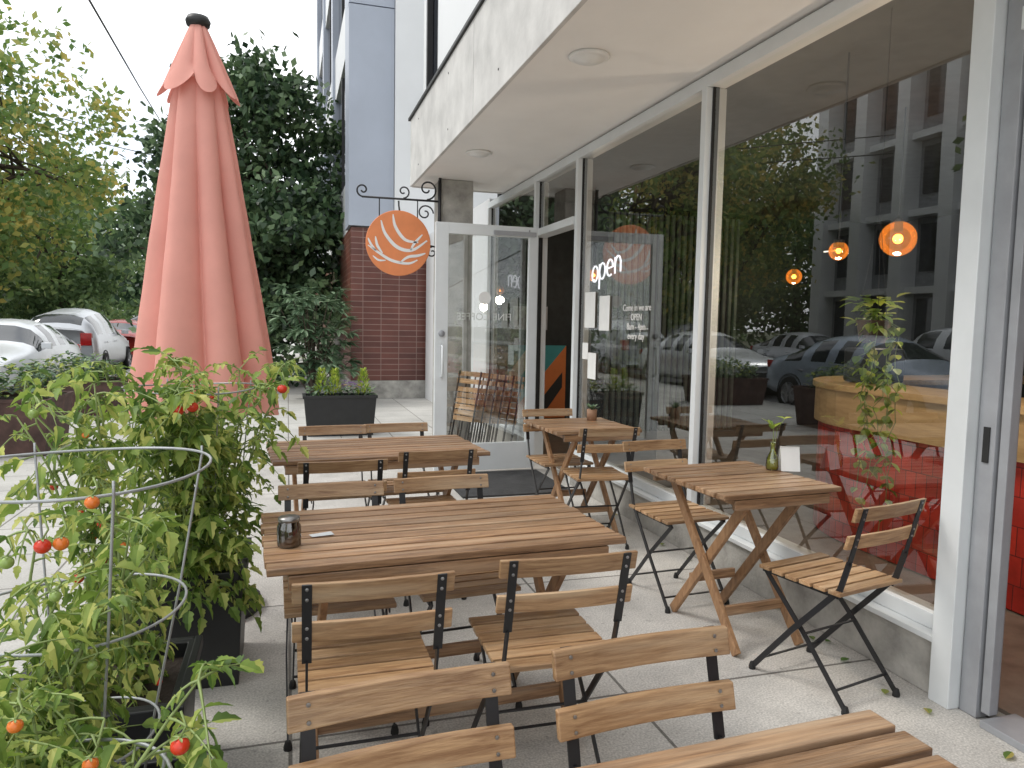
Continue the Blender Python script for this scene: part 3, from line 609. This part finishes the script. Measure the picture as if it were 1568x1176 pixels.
# ------------------------------------------------------------------ planter troughs
def trough(name,x,y,lx,ly,h,mt,kind,rz=0):
    e=empty(name,(x,y,0),rz); b=MB(); t_=.03
    vs=[];sc=.9
    for z,k in ((0,sc),(h,1)):
        for sx,sy in ((-1,-1),(1,-1),(1,1),(-1,1)): vs.append((sx*lx/2*k,sy*ly/2*k,z))
    for sx,sy in ((-1,-1),(1,-1),(1,1),(-1,1)): vs.append((sx*(lx/2-t_),sy*(ly/2-t_),h))
    for sx,sy in ((-1,-1),(1,-1),(1,1),(-1,1)): vs.append((sx*(lx/2-t_),sy*(ly/2-t_),h-.05))
    fs=[(3,2,1,0)]+[(i,(i+1)%4,4+(i+1)%4,4+i) for i in range(4)]+[(4+i,4+(i+1)%4,8+(i+1)%4,8+i) for i in range(4)]+[(8+i,8+(i+1)%4,12+(i+1)%4,12+i) for i in range(4)]
    b.add(vs,fs,mt); b.add([vs[12],vs[13],vs[14],vs[15]],[(0,1,2,3)],soil)
    for sx in (-1,1): b.bb(sx*lx/2-.012,sx*lx/2+.012,-ly/2-.012,ly/2+.012,h-.035,h+.003,mt)
    for sy in (-1,1): b.bb(-lx/2+.013,lx/2-.013,sy*ly/2-.012,sy*ly/2+.012,h-.035,h+.002,mt)
    b.obj('box',e,bevel=.004); b=MB(); rnd=random.Random(int(x*100)+3)
    if kind=='mixed':
        for cx in (-.25,-.07,.33):
            for i in range(150):
                z=rnd.random(); a=rnd.uniform(0,6.28); r=.085*(1-z*.85); leaf2(b,Vector((cx*lx+r*math.cos(a),r*math.sin(a),h+z*.3)),Vector((math.cos(a)*.5,math.sin(a)*.5,1)),Vector((0,0,1.01)),.06,.02,lf_lime,lobed=False)
        for i in range(160):
            p=Vector((rnd.uniform(-.46,.46)*lx,rnd.uniform(-.4,.5)*ly,h+rnd.uniform(-.05,.1))); a=rnd.uniform(0,6.28); leaf2(b,p,Vector((math.cos(a),math.sin(a),rnd.uniform(-.2,.9))),Vector((0,0,1)),.09,.04,lf_shrub if i%2 else lf_dark,lobed=False)
        for i in range(26):
            p=Vector((rnd.uniform(.0,.3)*lx,rnd.uniform(-.4,.4)*ly,h+rnd.uniform(.08,.16)))
            for k in range(5): a=k*1.26; leaf2(b,p,Vector((math.cos(a),math.sin(a),.4)),Vector((0,0,1)),.03,.028,purple if i%5 else yel_pet,lobed=False)
    elif kind=='bush':
        for i in range(700):
            a=rnd.uniform(0,6.28); u=rnd.uniform(0,1); p=Vector((math.sqrt(u)*math.cos(a)*lx*.5,math.sqrt(u)*math.sin(a)*ly*.5,h+rnd.uniform(0,.38)*(1-u*.5))); a=rnd.uniform(0,6.28); leaf2(b,p,Vector((math.cos(a),math.sin(a),rnd.uniform(-.3,.9))),Vector((0,0,1)),.1,.05,lf_shrub if i%3 else lf_tom,lobed=False)
    if b.v: b.obj('planting',e)
    return e
trough('trough_planter',.62,9.45,.88,.36,.50,black_pl,'mixed')
trough('square_planter',-2.95,8.85,1.3,.9,.58,corten,'bush')
trough('square_planter',-3.0,12.2,1.3,.9,.5,corten,'bush')
for (x,y,lx,ly,h) in ((-.39,3.15,.44,.44,.46),(-.52,2.35,.46,.46,.36),(-.46,1.68,.48,.48,.34),(-.40,1.12,.42,.42,.32)): trough('tomato_planter',x,y,lx,ly,h,black_pl,None)
# ------------------------------------------------------------------ tomato plants
def tomato(loc,H,spread,nst,nleaf,seed,fruits,ll=.17,k0=1,ctr=(0,0),nf=14):
    rnd=random.Random(seed); e=empty('tomato_plant',loc); b=MB(); lb=MB(); UP=Vector((0,0,1)); nodes=[]
    for s in range(nst):
        a=rnd.uniform(0,6.28); r=spread*rnd.uniform(.2,1); h=H*rnd.uniform(.55,1); px=Vector((rnd.uniform(-.06,.06),rnd.uniform(-.06,.06),0)); pts=[]
        for k in range(9):
            t_=k/8; pts.append(px+Vector((r*math.cos(a+.5*t_)*t_**1.2+ctr[0]*t_,r*math.sin(a+.5*t_)*t_**1.2+ctr[1]*t_,h*(t_-.12*t_**4)))+Vector((rnd.gauss(0,.016),rnd.gauss(0,.016),0)))
        b.tube(pts,[.0065-.0045*k/8 for k in range(9)],stemm,6)
        nodes+= [(pts[k].lerp(pts[k+1],q),a) for k in range(k0,8) for q in (0,.5)]+[(pts[8],a)]*2
    for i in range(nleaf):
        p,a0=rnd.choice(nodes); a=rnd.uniform(0,6.28); L=ll*rnd.uniform(.4,1.3); d=Vector((math.cos(a),math.sin(a),rnd.uniform(-.3,.9))).normalized()
        pts=[]; dr=rnd.uniform(.2,1.3)
        for k in range(6): t_=k/5; pts.append(p+d*L*t_+Vector((0,0,-dr*L*t_*t_*.7)))
        b.tube(pts,[.0028,.0025,.0022,.002,.0016,.001],stemm,4,False)
        for k in (1,2,3,4):
            if rnd.random()<(.55 if k==1 else .12): continue
            t_=(pts[k+1]-pts[k]).normalized(); s=t_.cross(UP); s=s.normalized() if s.length>.01 else Vector((1,0,0))
            sz=L*rnd.uniform(.22,.40)*(1 if k>1 else .55)
            for g in (1,-1): leaf2(lb,pts[k],(t_*rnd.uniform(.2,.9)+s*g+Vector((0,0,rnd.uniform(-.7,.4)))),UP+Vector((rnd.gauss(0,.6),rnd.gauss(0,.6),0)),sz*rnd.uniform(.7,1.2),sz*rnd.uniform(.5,.75),lf_tom,fold=rnd.uniform(-.3,1.1),droop=rnd.uniform(0,.9))
        leaf2(lb,pts[5],(pts[5]-pts[4]),UP+Vector((rnd.gauss(0,.3),rnd.gauss(0,.3),0)),L*.38,L*.25,lf_tom,fold=rnd.uniform(.1,.7),droop=rnd.uniform(.1,.6))
    b.obj('stems',e,True); lb.obj('leaves',e)
    fb=MB()
    def fruit(p,r,mt):
        fb.sphere(p,r,mt,14,9,.92)
        for k in range(5): leaf2(fb,Vector(p)+Vector((0,0,r*.88)),Vector((math.cos(k*1.26),math.sin(k*1.26),.15)),UP,r*1.0,r*.35,stemm,lobed=False)
        fb.tube([Vector(p)+Vector((0,0,r*.85)),Vector(p)+Vector((.008,.005,r*2.0)),Vector(p)+Vector((.0,.012,r*3.4))],.0018,stemm,5)
    for (p,r,mt) in fruits: fruit((Vector(p)-Vector(loc)),r*.85,mt)
    for i in range(nf):
        p,_=rnd.choice(nodes)
        fruit(p+Vector((rnd.uniform(-.04,.04),rnd.uniform(-.09,-.0),rnd.uniform(-.05,0))),rnd.uniform(.009,.014),rnd.choice([tom_g,tom_g,tom_g,tom_g,tom_o,tom_r]))
    if fb.v: fb.obj('tomatoes',e,True)
tomato((-.31,3.0,.42),.98,.42,17,600,21,[((-.30,2.60,1.13),.022,tom_r),((-.345,2.60,1.12),.024,tom_r),((-.02,2.68,1.18),.02,tom_r)],.14,k0=0,ctr=(.03,-.05),nf=18)
tomato((-.47,2.35,.34),1.08,.24,10,230,22,[((-.73,2.05,1.19),.018,tom_o),((-.70,2.0,1.15),.016,tom_g)],.12,ctr=(-.06,0),k0=0,nf=26)
tomato((-.46,1.68,.32),.80,.26,12,270,23,[((-.335,1.45,1.09),.015,tom_o),((-.40,1.4,1.03),.016,tom_r),((-.375,1.41,1.03),.015,tom_o),((-.46,1.42,1.0),.014,tom_g)],.11,k0=0,nf=26)
tomato((-.38,1.16,.30),.68,.24,13,330,24,[((-.36,1.12,.86),.012,tom_o),((-.27,1.12,.79),.013,tom_o)],.11,k0=1,ctr=(.05,0),nf=20)
def cage(x,y,rings):
    b=MB()
    for r,z in rings: b.tube([(r*math.cos(2*math.pi*k/48),r*math.sin(2*math.pi*k/48),z+.006*math.sin(k*.26+1)) for k in range(49)],.0032,wire,6,False)
    for k in range(4):
        a=k*1.57+.5; b.tube([(r*1.01*math.cos(a),r*1.01*math.sin(a),z) for r,z in [(.08,.1)]+rings[::-1]]+[(rings[0][0]*1.01*math.cos(a),rings[0][0]*1.01*math.sin(a),rings[0][1]+.02)],.0028,wire,6)
    b.obj('tomato_cage',None,True,loc=(x,y,0))
cage(-.44,1.73,[(.275,1.10),(.22,.80),(.16,.52)]); cage(-.36,3.1,[(.24,1.15),(.2,.8)]); cage(-.36,1.14,[(.19,.72),(.15,.5)])
b=MB(); rnd=random.Random(9)
for s in range(9):
    x0=2.72+rnd.uniform(-.07,.07); y0=2.95+rnd.uniform(-.12,.12); pts=[Vector((2.74,2.95,1.50))]
    zl=rnd.uniform(.4,1.25)
    for k in range(1,14): pts.append(Vector((x0+rnd.gauss(0,.014),y0+rnd.gauss(0,.02),1.50-(1.50-zl)*k/13)))
    b.tube(pts,.0022,stemm,4,False)
    for p in pts:
        for k in range(2):
            if rnd.random()<.8: a=rnd.uniform(0,6.28); leaf2(b,p,Vector((math.cos(a),math.sin(a),-.6)),Vector((0,0,1)),rnd.uniform(.035,.07),rnd.uniform(.03,.05),lf_lime if k else lf_tom,lobed=False)
for k in range(50):
    a=rnd.uniform(0,6.28); r_=rnd.uniform(0,.11); leaf2(b,Vector((2.74+r_*math.cos(a),2.95+r_*math.sin(a),1.46+rnd.uniform(0,.12))),Vector((math.cos(a),math.sin(a),rnd.uniform(-.4,.6))),Vector((0,0,1.1)),.07,.05,lf_lime,lobed=False)
b.lathe((2.74,2.95,1.36),[(.0001,0),(.06,0),(.08,.11),(.07,.11)],mat('brown_pot',(.12,.07,.04),.6),18)
for a in (0,2.1,4.2): b.tube([(2.74+.078*math.cos(a),2.95+.078*math.sin(a),1.47),(2.74,2.95,2.0)],.0015,iron,4)
b.tube([(2.74,2.95,2.0),(2.74,2.95,2.94)],.002,iron,5)
b.obj('hanging_pothos_plant')
b=MB(); b.lathe((2.85,1.80,0.02),[(.0001,0),(.15,0),(.18,.55),(.19,.56),(.18,.58),(.0001,.58)],mat('bin_plastic',(.02,.035,.04),.5),24); b.obj('waste_bin',None,True)
# ------------------------------------------------------------------ cars
def car(name,x,y,rz,paint,suv=False):
    e=empty(name,(x,y,-.135),rz); b=MB(); hh=.28 if suv else 0
    S=[(-2.28,.55,.66,.60,.45,.32,.5,.66+hh*.5,.68+hh*.5),(-2.2,.72,.80,.74,.55,.24,.5,.73+hh*.6,.78+hh*.6),(-1.9,.80,.88,.80,.58,.2,.52,.82+hh*.6,.88+hh*.6),(-1.1,.82,.90,.84,.62,.2,.55,.90+hh*.5,.98+hh*.6),
       (-.95,.82,.90,.85,.70,.2,.55,.92+hh*.5,1.01+hh*.6),(-.2,.82,.90,.86,.60,.2,.55,.94+hh*.5,1.41+hh),(-.12,.82,.90,.86,.60,.2,.55,.94+hh*.5,1.43+hh),(.36,.82,.90,.86,.61,.2,.55,.95+hh*.5,1.46+hh),(.44,.82,.90,.86,.61,.2,.55,.95+hh*.5,1.46+hh),(1.0,.82,.90,.86,.60,.2,.55,.96+hh*.5,1.42+hh),
       (1.12,.82,.90,.86,.60,.2,.55,.97+hh*.5,1.38+hh)]
    if suv: S+=[(1.95,.82,.9,.86,.58,.22,.55,.98+hh*.5,1.34+hh),(2.1,.8,.88,.84,.6,.24,.55,.96+hh*.5,1.06+hh),(2.25,.74,.82,.78,.58,.3,.55,.9+hh*.5,.98+hh*.8)]
    else: S+=[(1.72,.82,.9,.84,.62,.22,.55,1.0,1.08),(2.12,.8,.86,.80,.60,.26,.55,.98,1.05),(2.28,.7,.78,.74,.55,.34,.55,.9,.95)]
    vs=[]
    for (yy,wb,wm,ws,wr,zb,zm,zs,zr) in S:
        ring=[(-wm*.99,(zb+zm)/2*.95),(-wm,zm),(-ws,zs),(-wr,zr),(0,zr+.035),(wr,zr),(ws,zs),(wm,zm),(wm*.99,(zb+zm)/2*.95),(wb,zb),(-wb,zb)]
        vs+= [(p[0],yy,p[1]) for p in ring]
    n=11; fs=[]; gl=[]
    for i in range(len(S)-1):
        for j in range(n):
            q=(i*n+j,(i+1)*n+j,(i+1)*n+(j+1)%n,i*n+(j+1)%n)
            side=j in(2,5); topf=j in (3,4)
            cabin=4<=i<len(S)-3 
            g=(side and cabin and i not in (5,7,9)) or (topf and i==4) or (topf and ((not suv and i==10) or (suv and i==11)))or (side and i==10 and suv)
            (gl if g else fs).append(q)
    fs.append(tuple(range(n))[::-1]); fs.append(tuple((len(S)-1)*n+j for j in range(n)))
    b.add(vs,fs,paint); gi=b.m(carglass)
    for q in gl: b.f.append(q); b.mi.append(gi)
    bo=b.obj('body',e,True,bevel=0)
    sm=bo.modifiers.new('sub','SUBSURF'); sm.levels=sm.render_levels=1
    b=MB()
    for wy in (-1.4,1.38):
        for s in (-1,1):
            b.lathe((s*.80,wy,.33),[(.0001,s*.0),(.375,s*.0),(.385,s*.09),(.37,s*.106)],rubber,28,'x')
            b.lathe((s*.74,wy,.33),[(.0001,0),(.33,0),(.335,s*.12),(.31,s*.18),(.22,s*.185)],rubber,28,'x'); b.lathe((s*.74,wy,.33),[(.215,s*.186),(.20,s*.15),(.06,s*.17),(.0001,s*.18)],alloy,20,'x')
            for k in range(5): a=k*1.2566; b.beam((s*.915,wy,.33),(s*.915,wy+.21*math.cos(a),.33+.21*math.sin(a)),.02,.045,alloy,(1,0,0))
    b.obj('wheels',e)
    b=MB()
    for s in (-1,1):
        b.box((s*.60,-2.19,.66+hh*.5),(.3,.12,.11),headl); b.box((s*.66,2.2,.86+hh*.5),(.24,.14,.14 if not suv else .3),redl)
        b.box((s*.94,-.75,1.0+hh*.5),(.17,.08,.11),paint)
        for yy in (-.05,.95): b.box((s*.895,yy+.15,.80+hh*.4),(.03,.15,.025),alloy)
    b.box((0,2.27,.62),(.42,.03,.14),paper); b.box((0,-2.27,.5),(.8,.04,.16),black_pl); b.box((0,2.24,.36),(1.2,.08,.1),black_pl)
    b.obj('lights_and_trim',e,bevel=.01); return e
wht=carpaint('white_paint',(.72,.74,.76)); slv=carpaint('silver_paint',(.55,.57,.60)); blu=carpaint('blue_grey_paint',(.36,.42,.50)); blk=carpaint('dark_paint',(.05,.055,.06)); redp=carpaint('red_paint',(.4,.04,.03))
car('parked_car',-5.2,16.3,0,wht); car('parked_car',-5.2,10.6,0,blu); car('parked_suv',-5.3,22.2,math.pi,slv,True); car('parked_car',-5.2,27.6,math.pi,redp); car('parked_suv',-5.2,33.2,math.pi,blk,True); car('parked_car',-5.2,4.6,math.pi,slv)
car('parked_suv',-12,14,0,wht,True); car('parked_car',-12,21,0,slv); car('parked_suv',-12,28,0,blk,True); car('parked_car',-12,7,0,wht)
# ------------------------------------------------------------------ cables and leaves
b=MB()
A=Vector((-2.19,10,5.09)); B_=Vector((-3.7,25,7.43)); D=B_-A
b.tube([A-D*1.2,A-D*.5,A,A+D*.5+Vector((0,0,-.03)),B_,B_+D],.014,iron,5)
for z in (8.2,8.8): b.tube([(-14,20,z-1),(-6,40,z+1),(1.2,60,z+5)],.02,iron,5)
b.obj('utility_cable')
b=MB(); b.tube([(-13.6,38,-.1),(-13.6,38,9.8)],[.16,.11],wood_z,10); b.box((-13.6,38,9.1),(2.2,.1,.12),wood_z); b.obj('utility_pole')
b=MB(); rnd=random.Random(33); 
for i in range(18):
    x=rnd.uniform(-.1,2.38);y=rnd.uniform(1.2,6); 
    if i<13: x=2.38-abs(rnd.gauss(0,.12))
    a=rnd.uniform(0,6.28); leaf2(b,Vector((x,y,.008)),Vector((math.cos(a),math.sin(a),.12)),Vector((0,0,1)),rnd.uniform(.03,.06),.03,lf_yel,fold=.3,droop=.05,lobed=False)
b.obj('fallen_leaves')
